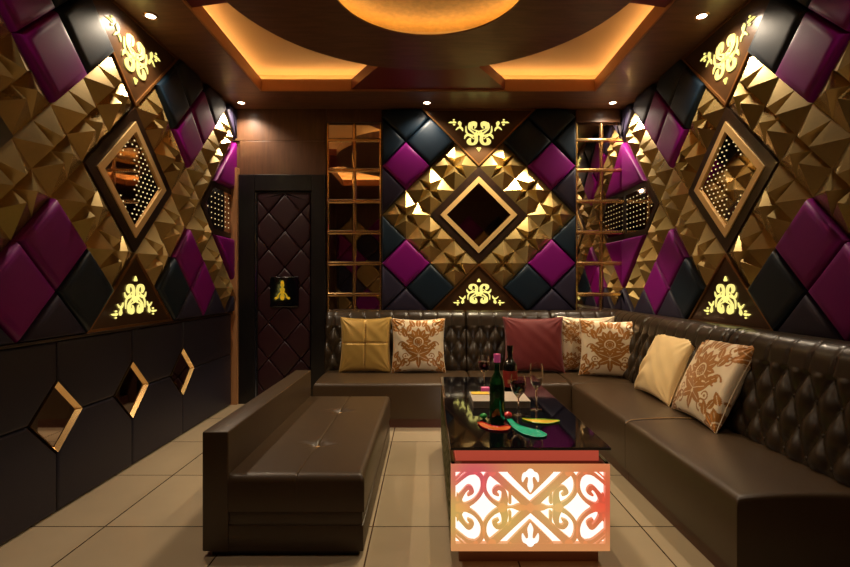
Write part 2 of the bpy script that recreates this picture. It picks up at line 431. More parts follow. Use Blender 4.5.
def ornament_shapes(mb, f, sgn, cy, s=1.0):
    """mirror-symmetric scrollwork; sgn=+1 upright bottom motif, -1 turned upside down; units metres, centre (0,cy)"""
    kx, ky = (.00095, .00058) if sgn > 0 else (.00112, .00070)      # metres per reference unit
    g = lambda x, y, h: f(x*kx, cy-sgn*(y-270)*ky, h)
    S_ = []
    S_.append([(18, 300, 6), (24, 230, 16), (22, 165, 17), (40, 122, 17), (76, 124, 20), (86, 160, 20), (76, 190, 13)])
    S_.append([(0, 252, 12), (50, 232, 15), (90, 245, 17), (112, 228, 12), (122, 192, 4)])
    S_.append([(44, 190, 5), (84, 240, 8), (108, 290, 9), (110, 362, 4)])
    S_.append([(14, 240, 10), (52, 282, 10), (82, 330, 10), (84, 385, 8), (78, 412, 4)])
    S_.append([(0, 292, 6), (20, 300, 8), (54, 322, 7), (66, 360, 17), (52, 402, 26), (34, 398, 22), (28, 356, 10), (36, 335, 6)])
    S_.append([(0, 250, 8), (-1, 290, 6)])
    # side sprays
    S_.append([(138, 300, 5), (148, 335, 12), (170, 345, 12), (196, 312, 4)])
    S_.append([(158, 340, 8), (160, 372, 10), (164, 405, 18), (166, 424, 8)])
    for x, y, r in ((210, 380, 12), (214, 415, 14), (212, 446, 10), (238, 412, 12)): S_.append([(x, y, r*.7), (x+2, y+3, r)])
    S_.append([(205, 414, 14), (256, 410, 5)])
    S_.append([(0, 20, 6), (0, 40, 12), (10, 62, 12), (12, 66, 6)]); S_.append([(0, 44, 13), (0, 66, 6)])
    for st in S_:
        for mx in (1, -1):
            stroke(mb, [(mx*x, y, w_*.92) for x, y, w_ in st], g, .018, .022, 6)

def ornament(f, sgn, label, s=1.0):
    r = thing('backlit_ornament_panel', label, 'ornament panel', f(0, sgn*-1.5*U if sgn > 0 else 1.5*U, 0), 0, 'bronze triangular panels with backlit scrollwork')
    if sgn > 0: tri = [(0, -1), (-1, -2), (1, -2)]
    else: tri = [(0, 1), (VT-1, VT), (-(VT-1), VT)]
    tri = sc(tri)
    mb = MB(); mb.prism(tri, lambda p: f(p[0], p[1], .001), lambda p: f(p[0], p[1], .015)); obj('triangle_board', mb, M['ornpanel'], r)
    t2 = inset(tri, .016) ; t1 = inset(tri, .001)
    mb = MB()
    if area(tri) < 0: tri = tri[::-1]
    n = 3
    for i in range(n):
        a, b, c, d = t1[i], t1[(i+1) % n], t2[(i+1) % n], t2[i]
        mb.prism([a, b, c, d], lambda p: f(p[0], p[1], .012), lambda p: f(p[0], p[1], .024))
    obj('edge_trim', mb, M['edgegold'], r)
    mb = MB(); cy = (-1.633*U if sgn > 0 else .785)
    ornament_shapes(mb, f, 1 if sgn > 0 else -1, cy, s); obj('scrollwork', mb, M['glow'], r)

def frame_strip(mb, f, outer, inner, h0, h1):
    n = len(outer)
    for i in range(n):
        a, b, c, d = outer[i], outer[(i+1) % n], inner[(i+1) % n], inner[i]
        mb.prism([a, b, c, d], lambda p: f(p[0], p[1], h0), lambda p: f(p[0], p[1], h1))

def polyCCW(p): return p if area(p) > 0 else p[::-1]
def mirror_frame(f, poly, label, dots=None, name='diamond_mirror', ins=(.068, .112), cat='mirror'):
    poly = polyCCW(poly)
    cx = sum(p[0] for p in poly)/len(poly); cy = sum(p[1] for p in poly)/len(poly)
    r = thing(name, label, cat, f(cx, cy, 0), 0, 'framed diamond mirrors set in the relief walls')
    a, b, c = inset(poly, .001), inset(poly, ins[0]), inset(poly, ins[1])
    mb = MB(); frame_strip(mb, f, a, b, .002, .016); obj('dark_frame', mb, M['frame_dark'], r)
    if ins[1] > ins[0]:
        mb = MB(); frame_strip(mb, f, b, c, .002, .024); obj('gold_frame', mb, M['frame_gold'], r)
    mb = MB(); mb.prism(c, lambda p: f(p[0], p[1], .004), lambda p: f(p[0], p[1], .012)); obj('mirror_glass', mb, M['darkmirror'], r)
    if dots:
        proto = None
        for (x, y, rr) in dots(c):
            if proto is None:
                mb = MB(); base = f(0, 0, .012); disc2(mb, 0, 0, rr, lambda X, Y, h: tuple(Vector(f(X, Y, h))-Vector(base)), .012, .015, n=10)
                proto = obj('light_dot', mb, M['dot'], r, local=True); o = proto
            else:
                o = proto.copy(); C.objects.link(o)
            o.location = Vector(f(x, y, .012))-r.location
    return r
def inside(poly, x, y, m=0):
    q = inset(poly, m) if m else poly
    return all((q[(i+1) % len(q)][0]-q[i][0])*(y-q[i][1])-(q[(i+1) % len(q)][1]-q[i][1])*(x-q[i][0]) >= 0 for i in range(len(q)))
def reflected_dots(c):  # reflected dot lights built as small glowing discs on the mirror
    out = []; st = .052; k = 0
    for j in range(-13, 14):
        for i in range(-14, 15):
            x, y = (i+(j % 2)*.5)*st*.92, j*st*.6
            if x > -.02 + .0*abs(y) and inside(c, x, y, .012): out.append((x, y, .0048))
            elif x > -.22 and abs(y) > .10 and inside(c, x, y, .012) and (not inside(c, x, y, .05)): out.append((x, y, .0048))
    random.seed(2)
    return out[:99]
def dots_hex(sgn):
    def g(c):
        xs = [p[0] for p in c]; out = []
        for j in range(-5, 6):
            for i in range(0, 12):
                x, y = sgn*(2.28*U+i*.074), j*.046
                if inside(c, x, y, .012): out.append((x, y, .0048))
        return out[:99]
    return g

def pads(f, wallname, cells, umax, near_far):
    for u, v, colr in cells:
        poly = lim(cell(u, v), umax)
        if len(poly) < 3 or abs(area(poly)) < .02: continue
        mb = MB(); pad(mb, sc(poly), f)
        c = f(sum(p[0] for p in poly)/len(poly)*U, sum(p[1] for p in poly)/len(poly)*U, 0)
        o = obj('padded_diamond', mb, M[colr], smooth=True, loc=c, angle=60)
        name = {'purple': 'purple', 'teal': 'blue-black', 'grey': 'slate grey'}[colr]
        step = {1: 'touching the', 1.5: 'one step from the', 2: 'two steps from the', 2.5: 'three steps from the', 3.5: 'five steps from the'}.get(abs(u), 'far from the')
        shape = 'half-diamond' if abs(v) == 2 or (abs(u) == 2 and wallname == 'back wall') else 'diamond'
        row = 'upper' if v > 0 else 'lower'
        if wallname == 'back wall' and abs(u) == 2 and shape == 'half-diamond': shape = 'half'
        extra = ''
        if wallname == 'back wall' and abs(u) == 2: extra = (', outermost' if abs(v) == 1.5 else ' edge')
        tag(o, f"{name} padded {shape} {step} {row} ornament {near_far[0] if u < 0 else near_far[1]} side, {wallname}{extra}", 'wall panel', 'padded diamond panels on the walls')

# back wall panel
mb = MB(); mb.box((XC-2*U, D-.012, PB-.01), (XC+2*U, D+.0, H-.001)); bo = obj('panel_backing_board', mb, M['backing'], loc=(XC, D, PB)); bo.name = 'trim_6'; bo['kind'] = 'structure'
gc = []
for s1 in (1, -1):
    gc.append((s1*1.5, 0))
    for s2 in (1, -1): gc += [(s1*1, s2*.5), (s1*.5, s2*1)]
def off(f, d): return lambda x, y, h: f(x, y, h+d)
fbo = off(fb, .012)
gold_relief(fbo, gc, 2, 'gold pyramid relief diamond framing the central mirror on the back wall')
pc = []
for s1 in (-1, 1):
    for s2 in (-1, 1):
        pc += [(s1*1.5, s2*1, 'purple'), (s1*1, s2*1.5, 'teal'), (s1*1.5, s2*2, 'teal' if s2 > 0 else 'grey'), (s1*2, s2*1.5, 'teal' if s2 > 0 else 'grey'), (s1*2, s2*.5, 'grey' if s2 > 0 else 'teal')]
pads(fbo, 'back wall', pc, 2, ('left', 'right'))
ornament(fbo, 1, 'bronze triangle with glowing scrollwork at the bottom of the back wall panel')
ornament(fbo, -1, 'bronze triangle with glowing scrollwork at the top of the back wall panel')
mirror_frame(fbo, sc([(0, -1), (1, 0), (0, 1), (-1, 0)]), 'diamond mirror in a dark and gold frame centred on the back wall')

# side walls
UM = (D-YC)/U - .005
for f0, wn, nf, xx in ((fl, 'left wall', ('camera', 'far'), XL), (fr, 'right wall', ('camera', 'far'), XR)):
    sg = 1 if xx < 0 else -1
    mb = MB(); mb.box((min(xx, xx+sg*.012), YC-UM*U, PB-.01), (max(xx, xx+sg*.012), YC+UM*U, H-.001))
    bo = obj('panel_backing_board', mb, M['backing'], loc=(xx, YC, PB)); bo.name = 'trim_7' if xx < 0 else 'trim_8'; bo['kind'] = 'structure'
    f = off(f0, .012)
    gc = []; pc = []
    for s1 in (1, -1):
        gc.append((s1*1.5, 0))
        for s2 in (1, -1):
            gc += [(s1*1, s2*.5), (s1*2, s2*.5), (s1*.5, s2*1), (s1*2.5, s2*1), (s1*3, s2*1.5)]
            pc += [(s1*1.5, s2*1, 'purple'), (s1*1, s2*1.5, 'teal'), (s1*2, s2*1.5, 'purple'), (s1*1.5, s2*2, 'teal' if s2 > 0 else 'grey'), (s1*2.5, s2*2, 'grey'), (s1*3.5, s2*2, 'grey')]
    gold_relief(f, gc, UM, f'gold pyramid relief spreading around the diamond mirror on the {wn}')
    pads(f, wn, pc, UM, nf)
    ornament(f, 1, f'bronze triangle with glowing scrollwork low on the {wn} under its diamond mirror')
    ornament(f, -1, f'bronze triangle with glowing scrollwork high on the {wn} above its diamond mirror')
    mirror_frame(f, sc([(0, -1), (1, 0), (0, 1), (-1, 0)]), f'diamond mirror with modelled reflections of tiny lights, dark and gold frame, {wn}', reflected_dots)
    for s1 in (1, -1):
        wh = 'by the back wall corner' if s1 > 0 else 'at the camera end'
        mirror_frame(f, sc([(s1*2, 0), (s1*2.5, .5), (s1*UM, .5), (s1*UM, -.5), (s1*2.5, -.5)]), f'black clipped mirror with rows of dot lights, {wn} {wh}', dots_hex(s1), name='clipped_mirror', ins=(.05, .05))
        for s2 in (1, -1):
            poly = [(s1*2.5, s2*.5), (s1*UM, s2*.5), (s1*UM, s2*(UM-2))]
            mb = MB(); pad(mb, sc(poly), f); o = obj('padded_triangle', mb, M['purple'], smooth=True, loc=f(s1*3.2*U, s2*.9*U, 0), angle=60)
            tag(o, f"purple padded triangle {'above' if s2 > 0 else 'below'} the dot-light mirror on {wn} {wh}", 'wall panel', 'purple padded triangles')

# left wall dado -----------------------------------------------------
yc = [2.51, 3.15, 3.80]; dz = .48; dr = .182
def fd(x, y, h): return (XL+h, x, y)
edges = [.6, 1.23, 1.87]+yc+[4.74]
for i in range(len(edges)-1):
    for up in (0, 1):
        y0, y1 = edges[i], edges[i+1]; z0, z1 = (dz, .862) if up else (.004, dz)
        poly = [(y0, z0), (y1, z0), (y1, z1), (y0, z1)]
        for c0 in (y0, y1):
            if c0 in yc:
                s_ = 1 if c0 == y0 else -1; sz = 1 if up else -1
                # keep |x-c|+|z-dz| >= dr
                poly = clip(poly, -s_, -sz, -(s_*c0+sz*dz+dr))
        mb = MB(); pad(mb, poly, fd, .03, .012, .0015)
        o = obj('padded_dado_panel', mb, M['dado'], smooth=True, loc=(XL, (y0+y1)/2, z0), angle=60)
        names = {0: 'far behind the camera side', 1: 'at the camera end', 2: 'left of the nearest small mirror', 3: 'between the nearest and middle small mirrors', 4: 'between the middle and far small mirrors', 5: 'beyond the far small mirror'}
        tag(o, f"dark violet {'upper' if up else 'lower'} dado panel {names[i]}, left wall", 'wall panel', 'dark padded dado panels')
mb = MB(); mb.box((XL, .6, .864), (XL+.045, 4.74, .879), .003); struct('trim_1', mb, M['frame_dark'])
mb = MB(); mb.box((XL, .6, 0), (XL+.006, 4.74, .864)); struct('trim_2', mb, M['backing'])
for i, y in enumerate(yc):
    r = thing('small_diamond_mirror', f"small dark diamond mirror with gold bevels, {['nearest', 'middle', 'farthest'][i]} of three in the dado", 'mirror', (XL, y, dz-dr), 0, 'small diamond mirrors in the dado')
    dm = [(y, dz-dr), (y+dr, dz), (y, dz+dr), (y-dr, dz)]
    di = inset(dm, .022)
    mb = MB(); do = inset(dm, .003)
    for k in range(4):
        a, b, c, d = do[k], do[(k+1) % 4], di[(k+1) % 4], di[k]
        mb.quad([fd(*a, .034), fd(*b, .034), fd(*c, .012), fd(*d, .012)])
        mb.quad([fd(*a, .034), fd(*b, .034), fd(*b, .008), fd(*a, .008)])
    obj('gold_bevel', mb, M['bar'], r)
    mb = MB(); mb.prism(di, lambda p: fd(*p, .008), lambda p: fd(*p, .013)); obj('mirror_glass', mb, M['darkmirror'], r)

# ------------------------------------------------------------------ back wall left: column, door, mirrors
mb = MB(); mb.box((XL, D-.09, 0), (-1.80, D, 1.08), .002); mb.box((XL, D-.09, 1.083), (-1.80, D, 2.25), .002); struct('trim_3', mb, M['column'])
mb = MB(); mb.box((XL, D-.03, 2.52), (-.97, D, H), .002); mb.box((-.967, D-.03, 2.70), (-.437, D, H-.001), .002); mb.box((-1.80, D-.03, 2.195), (-.97, D, 2.517), .002); struct('trim_4', mb, M['wallwood'])
dr_ = bpy.data.objects.new('door_1', None); C.objects.link(dr_); dr_.location = (-1.39, D, 0); dr_['kind'] = 'structure'
mb = MB(); mb.box((-1.80, D-.06, 0), (-1.645, D, 2.19), .004); mb.box((-1.10, D-.06, 0), (-.972, D, 2.19), .004); mb.box((-1.645, D-.06, 2.035), (-1.10, D, 2.19), .004)
obj('door_frame', mb, M['doorframe'], dr_)
mb = MB(); mb.box((-1.643, D-.03, .02), (-1.102, D-.004, 2.033)); leaf = obj('door_leaf', mb, M['doorframe'], dr_)
mb = MB()
dw, dh = .31, .35
for j in range(-1, 13):
    for i in range(-1, 4):
        cx, cy = -1.36+(i-1+(j % 2)*.5)*dw, .08+j*dh/2
        poly = [(cx, cy-dh/2), (cx+dw/2, cy), (cx, cy+dh/2), (cx-dw/2, cy)]
        for a, b, c in ((1, 0, -1.115), (-1, 0, 1.622), (0, 1, 2.02), (0, -1, -.05)):
            if len(poly) > 2: poly = clip(poly, a, b, c)
        if len(poly) > 2 and abs(area(poly)) > .002:
            try: pad(mb, poly, lambda x, y, h: (x, D-.03-h, y), .022, .014, .002)
            except Exception: pass
obj('quilted_panel', mb, M['maroon'], leaf, smooth=True, angle=60)
mb = MB(); mb.box((-1.640, D-.05, .06), (-1.632, D-.028, 2.02)); obj('steel_edge', mb, M['steel'], leaf)
pr = thing('door_plaque', 'small black glass plaque with a gold motif on the maroon door', 'plaque', (-1.36, D-.055, .93))
mb = MB(); mb.box((-1.495, D-.075, .925), (-1.225, D-.05, 1.215), .006); obj('board', mb, M['blackgloss'], pr)
mb = MB(); g = lambda x, y, h: (-1.375+x, D-.075-h, 1.07+y)
stroke(mb, [(0, .095, .014), (0, .06, .018), (0, .045, .010), (0, .03, .022), (0, .01, .022), (0, -.01, .012), (0, -.04, .022), (0, -.062, .018)], g, 0, .004)
for s_ in (1, -1): stroke(mb, [(s_*.01, .0, .006), (s_*.035, -.025, .006), (s_*.045, -.05, .010), (s_*.062, -.06, .011)], g, 0, .004)
obj('motif', mb, M['goldmotif'], pr)

def mirror_strip(x0, x1, z0, z1, zb, label):
    r = thing('mirror_strip', label, 'mirror', ((x0+x1)/2, D, z0), 0, 'gold barred mirror strips on the back wall')
    xm = (x0+x1)/2
    zs = [z0]+[z for z in zb if z0 < z < z1]+[z1]
    for a, b in ((x0, xm), (xm, x1)):
        for k in range(len(zs)-1):
            mb = MB(); tl = [(a, zs[k]), (b, zs[k]), (b, zs[k+1]), (a, zs[k+1])]
            i1, i2 = inset(tl, .001), inset(tl, .02)
            ff = lambda x, y, h: (x, D-h, y)
            mb.layers([[ff(*p, .002) for p in i1], [ff(*p, .005) for p in i1], [ff(*p, .012) for p in i2]])
            obj('mirror_tile', mb, M['mirror'], r)
    for z in zs[1:-1]:
        mb = MB(); mb.box((x0, D-.022, z-.012), (x1, D-.004, z+.012), .004); obj('cross_bar', mb, M['bar'], r)
    for x in (x0+.008, xm, x1-.008):
        mb = MB(); mb.box((x-.008, D-.020, z0), (x+.008, D-.004, z1), .004); obj('upright_bar', mb, M['bar'], r)
zb = [1.15+(284-y)*D/500 for y in (295, 264, 233, 202, 171, 141)]
mirror_strip(-.964, -.437, PB, 2.695, zb, 'mirror strip with gold bars between the door and the back wall panel')
mirror_strip(1.432, 1.928, PB, 2.695, zb, 'mirror strip with gold bars in the right back corner')
mb = MB(); mb.box((1.432, D-.03, 2.70), (XR-.075, D, H-.001), .002); struct('trim_5', mb, M['wallwood'])

# ------------------------------------------------------------------ sofas
SEAT = .36; BT = .885
bsx, bsz = .0675, .118      # tuft spacing
def prof(t):
    """sofa back profile: t 0..1 -> (offset from wall, z, nx, nz)"""
    pts = [(.300, .345), (.283, .45), (.262, .56), (.240, .66), (.224, .74), (.212, .79), (.198, .835), (.17, .868), (.14, .882), (.10, .884), (.05, .878), (.022, .862)]
    n = len(pts)-1; x = t*n; i = min(int(x), n-1); k = x-i
    p = catmull(pts[max(0, i-1):i+3] if 0 < i < n-1 else ([pts[i], pts[i+1]]), 1)
    a, b = pts[i], pts[i+1]
    P = pts[max(0, i-1)], a, b, pts[min(n, i+2)]
    def cr(t_, j):
        p0, p1, p2, p3 = P[0][j], P[1][j], P[2][j], P[3][j]
        return .5*(2*p1+(p2-p0)*t_+(2*p0-5*p1+4*p2-p3)*t_*t_+(3*p1-p0-3*p2+p3)*t_**3)
    o_, z_ = cr(k, 0), cr(k, 1)
    e = .01; o2, z2 = cr(min(k+e, 1), 0)-cr(max(k-e, 0), 0), cr(min(k+e, 1), 1)-cr(max(k-e, 0), 1)
    l_ = math.hypot(o2, z2) or 1
    return o_, z_, z2/l_, -o2/l_
PROF = [prof(i/64) for i in range(65)]
TZ0, TZ1 = .40, .40+3*bsz
def tuft(s, z, past):
    """displacement of tufted leather at arc coords"""
    if not past and z < TZ1+.0:
        p = (s/bsx + (z-TZ0)/bsz)*.5; q = (s/bsx - (z-TZ0)/bsz)*.5
        a = abs(math.sin(PI*p))*abs(math.sin(PI*q))
        hgt = .034*(a**.5)
        fade = max(0, min(1, (z-.345)/.04)); return hgt*fade-.012
    # above: vertical pleats from the top row of buttons (odd row offset)
    r = int(round((TZ1-TZ0)/bsz)); ph = .5*(r % 2)
    x = (s/bsx/2+ph) % 1
    d = min(x, 1-x)*2*bsx      # distance to pleat
    k = 0 if not past else 1
    depth = 1 if not past else .45
    return .016-.010*depth*math.exp(-(d/.009)**2)-.002
def sofa_back(parent, fm, s0, s1, s_origin, sofacap=True, m0=None, m1=None):
    """fm(s,off,z)->world"""
    n = max(8, int((s1-s0)/.0085)); mb = MB(); rows = []
    for o_, z_, nx, nz in PROF:
        past = z_ > .83; row = []
        for j in range(n+1):
            s = s0+(s1-s0)*j/n
            dd = tuft(s-s_origin, z_, past)
            if TZ1 <= z_ and not past:
                dd = dd
            e = min(s-s0, s1-s); edge = .014*math.exp(-(e/.008)) # seam rounding
            dd -= edge
            row.append((s, o_+dd*nx, z_+dd*nz))
        rows.append(row)
    # mitre ends for corner pieces
    P = [[fm(*p) for p in r] for r in rows]
    V = mb.grid(P)
    for j in (0, n):      # end caps
        s = s0 if j == 0 else s1
        base = [mb.bm.verts.new(fm(s, .022, .345))]
        col = [V[i][j] for i in range(len(V))]
        mb.bm.faces.new(base+col)
    o = obj('backrest', mb, M['leather2'], parent, smooth=True, angle=75)
    # buttons
    proto = None; cnt = 0
    for r in range(4):
        z = TZ0+r*bsz
        off_ = min(PROF, key=lambda p: abs(p[1]-z) + (9 if p[0] < .2 else 0))
        k0 = int(math.floor((s0-s_origin)/bsx))-1
        for k in range(k0, k0+40):
            if (k+r) % 2: continue
            s = s_origin+k*bsx
            if s < s0+.02 or s > s1-.02: continue
            if cnt >= 99: break
            cnt += 1
            c = Vector(fm(s, off_[0]-.008*off_[2], off_[1]-.008*off_[3])); nn = (Vector(fm(s, off_[0]+off_[2], off_[1]+off_[3]))-Vector(fm(s, off_[0], off_[1]))).normalized()
            if proto is None:
                b = MB(); t_ = bmesh.new(); bmesh.ops.create_uvsphere(t_, u_segments=10, v_segments=6, radius=.0105)
                for v in t_.verts: v.co.z *= .5
                t_.transform(nn.to_track_quat('Z', 'Y').to_matrix().to_4x4()); b.add(t_)
                proto = obj('button', b, M['leather2'], parent, smooth=True, local=True); ob = proto
            else: ob = proto.copy(); C.objects.link(ob)
            ob.location = c-parent.location
    return o
fmb = lambda s, o_, z: (s, D-.012-o_, z) if False else (s, D-o_, z)
fmr = lambda s, o_, z: (XR-o_, s, z)

def seat_block(parent, x0, x1, y0, y1, crown_axis):
    """cushion-top block with a soft rounded edge and gentle crown"""
    mb = MB(); nx, ny = 24, 24; r = .022
    t_ = bmesh.new(); bmesh.ops.create_grid(t_, x_segments=nx, y_segments=ny, size=.5); t_.free()
    def ax(n, a, b):
        e = [0, .004, .010, .018, .03]; c = [a+v for v in e]; m = [a+.03+(b-a-.06)*i/n for i in range(1, n)]; d = [b-v for v in e[::-1]]
        return c+m+d
    X, Y = ax(14, x0, x1), ax(14, y0, y1)
    def drop(d): return 0 if d >= r else r-math.sqrt(max(0, r*r-(r-d)**2))
    P = []
    for y in Y:
        row = []
        for x in X:
            dx = min(x-x0, x1-x); dy = min(y-y0, y1-y)
            z = SEAT-.012-max(drop(dx), drop(dy))
            tx, ty = (x-x0)/(x1-x0), (y-y0)/(y1-y0)
            tt = tx if crown_axis == 'x' else ty
            z += .02*(4*tt*(1-tt))**.6
            row.append((x, y, z))
        P.append(row)
    V = mb.grid(P); nY, nX = len(Y), len(X)
    ring = [V[0][j] for j in range(nX)]+[V[i][nX-1] for i in range(1, nY)]+[V[nY-1][j] for j in range(nX-2, -1, -1)]+[V[i][0] for i in range(nY-2, 0, -1)]
    low = [mb.bm.verts.new((v.co.x, v.co.y, .075)) for v in ring]; n = len(ring)
    for i in range(n): mb.bm.faces.new((ring[i], ring[(i+1) % n], low[(i+1) % n], low[i]))
    mb.bm.faces.new(low)
    obj('seat', mb, M['leather'], parent, smooth=True, angle=50)
SF = 3.97; SX = 1.15; SL = -.905
def kick(parent, a, b):
    mb = MB(); mb.box(a, b); obj('kickboard', mb, M['kick'], parent)
def piping(parent, p0, p1, p2=None):
    pass
# back sofa, left module
s1 = thing('sofa_section', 'tufted brown leather sofa section along the back wall beside the door', 'sofa', ((SL+.36)/2, 4.4, 0), 0, 'tufted brown leather sofa sections')
seat_block(s1, SL, .358, SF, 4.62, 'y'); sofa_back(s1, fmb, SL-.03, .358, .02); kick(s1, (SL+.03, SF+.02, 0), (.357, D-.03, .076))
s2 = thing('sofa_section', 'tufted brown leather sofa section on the back wall behind the red cushion', 'sofa', (.75, 4.4, 0), 0, 'tufted brown leather sofa sections')
seat_block(s2, .362, SX-.002, SF, 4.62, 'y'); sofa_back(s2, fmb, .362, SX-.002, .02); kick(s2, (.359, SF+.02, 0), (SX, D-.03, .076))
s3 = thing('sofa_section', 'corner section of the tufted brown leather sofa under the two damask cushions', 'sofa', (1.5, 4.4, 0), 0, 'tufted brown leather sofa sections')
seat_block(s3, SX+.002, 1.70, SF+.002, 4.60, 'y'); sofa_back(s3, fmb, SX+.002, XR-.03, .02); kick(s3, (SX+.001, SF+.02, 0), (XR-.03, D-.03, .076))
sofa_back(s3, fmr, SF, D-.03, 1.9)
s4 = thing('sofa_section', 'middle section of the right-hand tufted brown sofa under the champagne cushion', 'sofa', (1.5, 3.4, 0), 0, 'tufted brown leather sofa sections')
seat_block(s4, SX, 1.72, 2.902, SF-.002, 'x'); sofa_back(s4, fmr, 2.86, SF-.004, 1.9); kick(s4, (SX+.02, 2.902, 0), (XR-.03, SF-.002, .076))
s5 = thing('sofa_section', 'nearest section of the right-hand tufted brown sofa at the lower right corner', 'sofa', (1.5, 2.3, 0), 0, 'tufted brown leather sofa sections')
seat_block(s5, SX, 1.72, 1.855, 2.898, 'x'); sofa_back(s5, fmr, 1.855, 2.856, 1.9); kick(s5, (SX+.02, 1.87, 0), (XR-.03, 2.898, .076))
for pr_, y_ in ((s4, 2.902), ):
    mb = MB(); pts = [(SX+i*.03+.004, y_+.004, SEAT-.012+.02*(4*((i*.03+.004)/.57)*(1-(i*.03+.004)/.57))**.6+.001-(.012 if i == 0 else 0)) for i in range(19)]
    for i in range(len(pts)-1):
        a, b = pts[i], pts[i+1]
        mb.layers([[(a[0], a[1]+.003*math.cos(t), a[2]+.003*math.sin(t)) for t in (0, 1.57, 3.14, 4.71)], [(b[0], b[1]+.003*math.cos(t), b[2]+.003*math.sin(t)) for t in (0, 1.57, 3.14, 4.71)]])
    obj('piping', mb, M['piping'], pr_, smooth=True)

# ------------------------------------------------------------------ bench on the left
bn = thing('leather_bench', 'long low brown leather bench with raised side board on the tiled floor', 'bench', (-.6, 2.85, 0))
BY0, BY1 = 2.10, 3.60
mb = MB(); mb.box((-.945, BY0, .022), (-.835, BY1, .527), .007, 3); obj('side_board', mb, M['leather'], bn, smooth=True)
mb = MB(); mb.box((-.91, BY0+.02, 0), (-.29, BY1-.03, .024)); obj('plinth', mb, M['frame_dark'], bn)
mb = MB(); mb.box((-.836, BY0+.004, .022), (-.268, BY1-.006, .132), .004, 2); mb.box((-.836, BY0+.008, .130), (-.272, BY1-.01, .192), .004, 2); obj('base', mb, M['leather'], bn, smooth=True)
# upholstered top block with buttons
mb = MB(); x0, x1, y0, y1 = -.836, -.264, BY0, BY1-.004
nx, ny = 150, 130; r = .03; bt = [(-.55, BY0+.42), (-.55, BY0+1.08)]
P = []
for j in range(ny+1):
    y = y0+(y1-y0)*j/ny; row = []
    for i in range(nx+1):
        x = x0+(x1-x0)*i/nx
        dx = (x1-x); dy = min(y-y0, y1-y); dd = lambda d: 0 if d >= r else r-math.sqrt(max(0, r*r-(r-d)**2))
        z = .344-max(dd(dx), dd(dy))
        z -= .007*math.exp(-((x+.55)/.003)**2)
        for bx, by in bt:
            rr = math.hypot(x-bx, y-by); an = math.atan2(y-by, x-bx)
            z -= .022*math.exp(-(rr/.035)**2) + .006*max(0, math.cos(an*4+.6))*math.exp(-((rr-.05)/.04)**2)
        row.append((x, y, z))
    P.append(row)
V = mb.grid(P); ring = [V[0][i] for i in range(nx+1)]+[V[j][nx] for j in range(1, ny+1)]+[V[ny][i] for i in range(nx-1, -1, -1)]+[V[j][0] for j in range(ny-1, 0, -1)]
low = [mb.bm.verts.new((v.co.x, v.co.y, .191)) for v in ring]; n = len(ring)
for i in range(n): mb.bm.faces.new((ring[i], ring[(i+1) % n], low[(i+1) % n], low[i]))
mb.bm.faces.new(low); seat = obj('seat', mb, M['leather'], bn, smooth=True, angle=60)
for bx, by in bt:
    mb = MB(); t_ = bmesh.new(); bmesh.ops.create_uvsphere(t_, u_segments=12, v_segments=8, radius=.013)
    for v in t_.verts: v.co.z *= .5; v.co += Vector((bx, by, .325))
    mb.add(t_); obj('button', mb, M['piping'], seat, smooth=True)

# ------------------------------------------------------------------ coffee table
TX, TYc = .413, 2.80
tb = thing('coffee_table', 'low table with black glass top and glowing cut-out scroll panel in front', 'coffee table', (TX, TYc, 0))
tx0, tx1, ty0, ty1 = .097, .739, 2.03, 3.53
mb = MB(); mb.box((tx0+.035, 2.07, 0), (tx1-.03, ty1-.04, .085)); obj('plinth', mb, M['plinth'], tb)
mb = MB(); mb.box((tx0+.012, ty0+.012, .074), (tx1-.012, ty1-.01, .414)); obj('light_box', mb, M['lightbox'], tb)
mb = MB(); mb.box((tx0+.022, 2.065, .4185), (tx1-.03, ty1-.03, .475)); obj('neck_band', mb, M['pinkstrip'], tb)
mb = MB(); mb.box((tx0-.002, 2.02, .475), (tx1+.006, ty1+.02, .487), .002); obj('glass_top', mb, M['blackgloss'], tb)
mb = MB(); mb.box((tx0+.012, ty0+.001, .414), (tx1-.012, ty1-.01, .4185)); mb.box((tx0+.012, ty0+.012, .070), (tx1-.012, ty1-.01, .074)); obj('deck', mb, M['plinth'], tb)
# front cut-out panel; reference units of the zoomed photograph (827 px = 0.80 m)
kx = .642/(745-88)
def ft(X, Y, h): return (tx0+(X-88)*kx, ty0-h, .418-(Y-140)*(.349/(503-140)))
class FP:  # strokes in reference units
    pass
def fstroke(mb, pts, h1=.010): stroke(mb, pts, ft, -.006, h1, 8)
mb = MB()
def fbx(a, b, h1=.011): mb.prism([(a[0], a[1]), (b[0], a[1]), (b[0], b[1]), (a[0], b[1])], lambda p: ft(p[0], p[1], -.012), lambda p: ft(p[0], p[1], h1))
fbx((88, 140), (745, 170)); fbx((88, 472), (745, 503)); fbx((88, 170), (107, 472)); fbx((726, 170), (745, 472))
def cl_(x, y, w_): return (min(max(x, 107), 726), min(max(y, 168), 474), w_)
def sym(pts, ws=.8):
    for mx in (0, 1):
        for my in (0, 1):
            q = [((833-x if mx else x), (641-y if my else y), w_) for x, y, w_ in pts]
            fstroke(mb, [cl_(p[0], p[1], p[2]*ws) for p in q])
sym([(416, 320, 17), (350, 258, 15), (300, 210, 15), (258, 172, 17)], 1)              # broad X arms
sym([(330, 170, 10), (372, 213, 10), (416, 258, 9)])                               # inner V
sym([(255, 172, 12), (235, 190, 12), (226, 225, 11), (234, 262, 10), (262, 295, 10), (300, 318, 14)])  # oval side
sym([(190, 172, 12), (212, 190, 12), (220, 225, 11), (210, 262, 10), (182, 295, 10), (140, 318, 14)])
sym([(190, 172, 12), (160, 178, 10), (130, 200, 9), (107, 220, 9)])
sym([(107, 200, 4), (130, 178, 4), (140, 170, 4)])
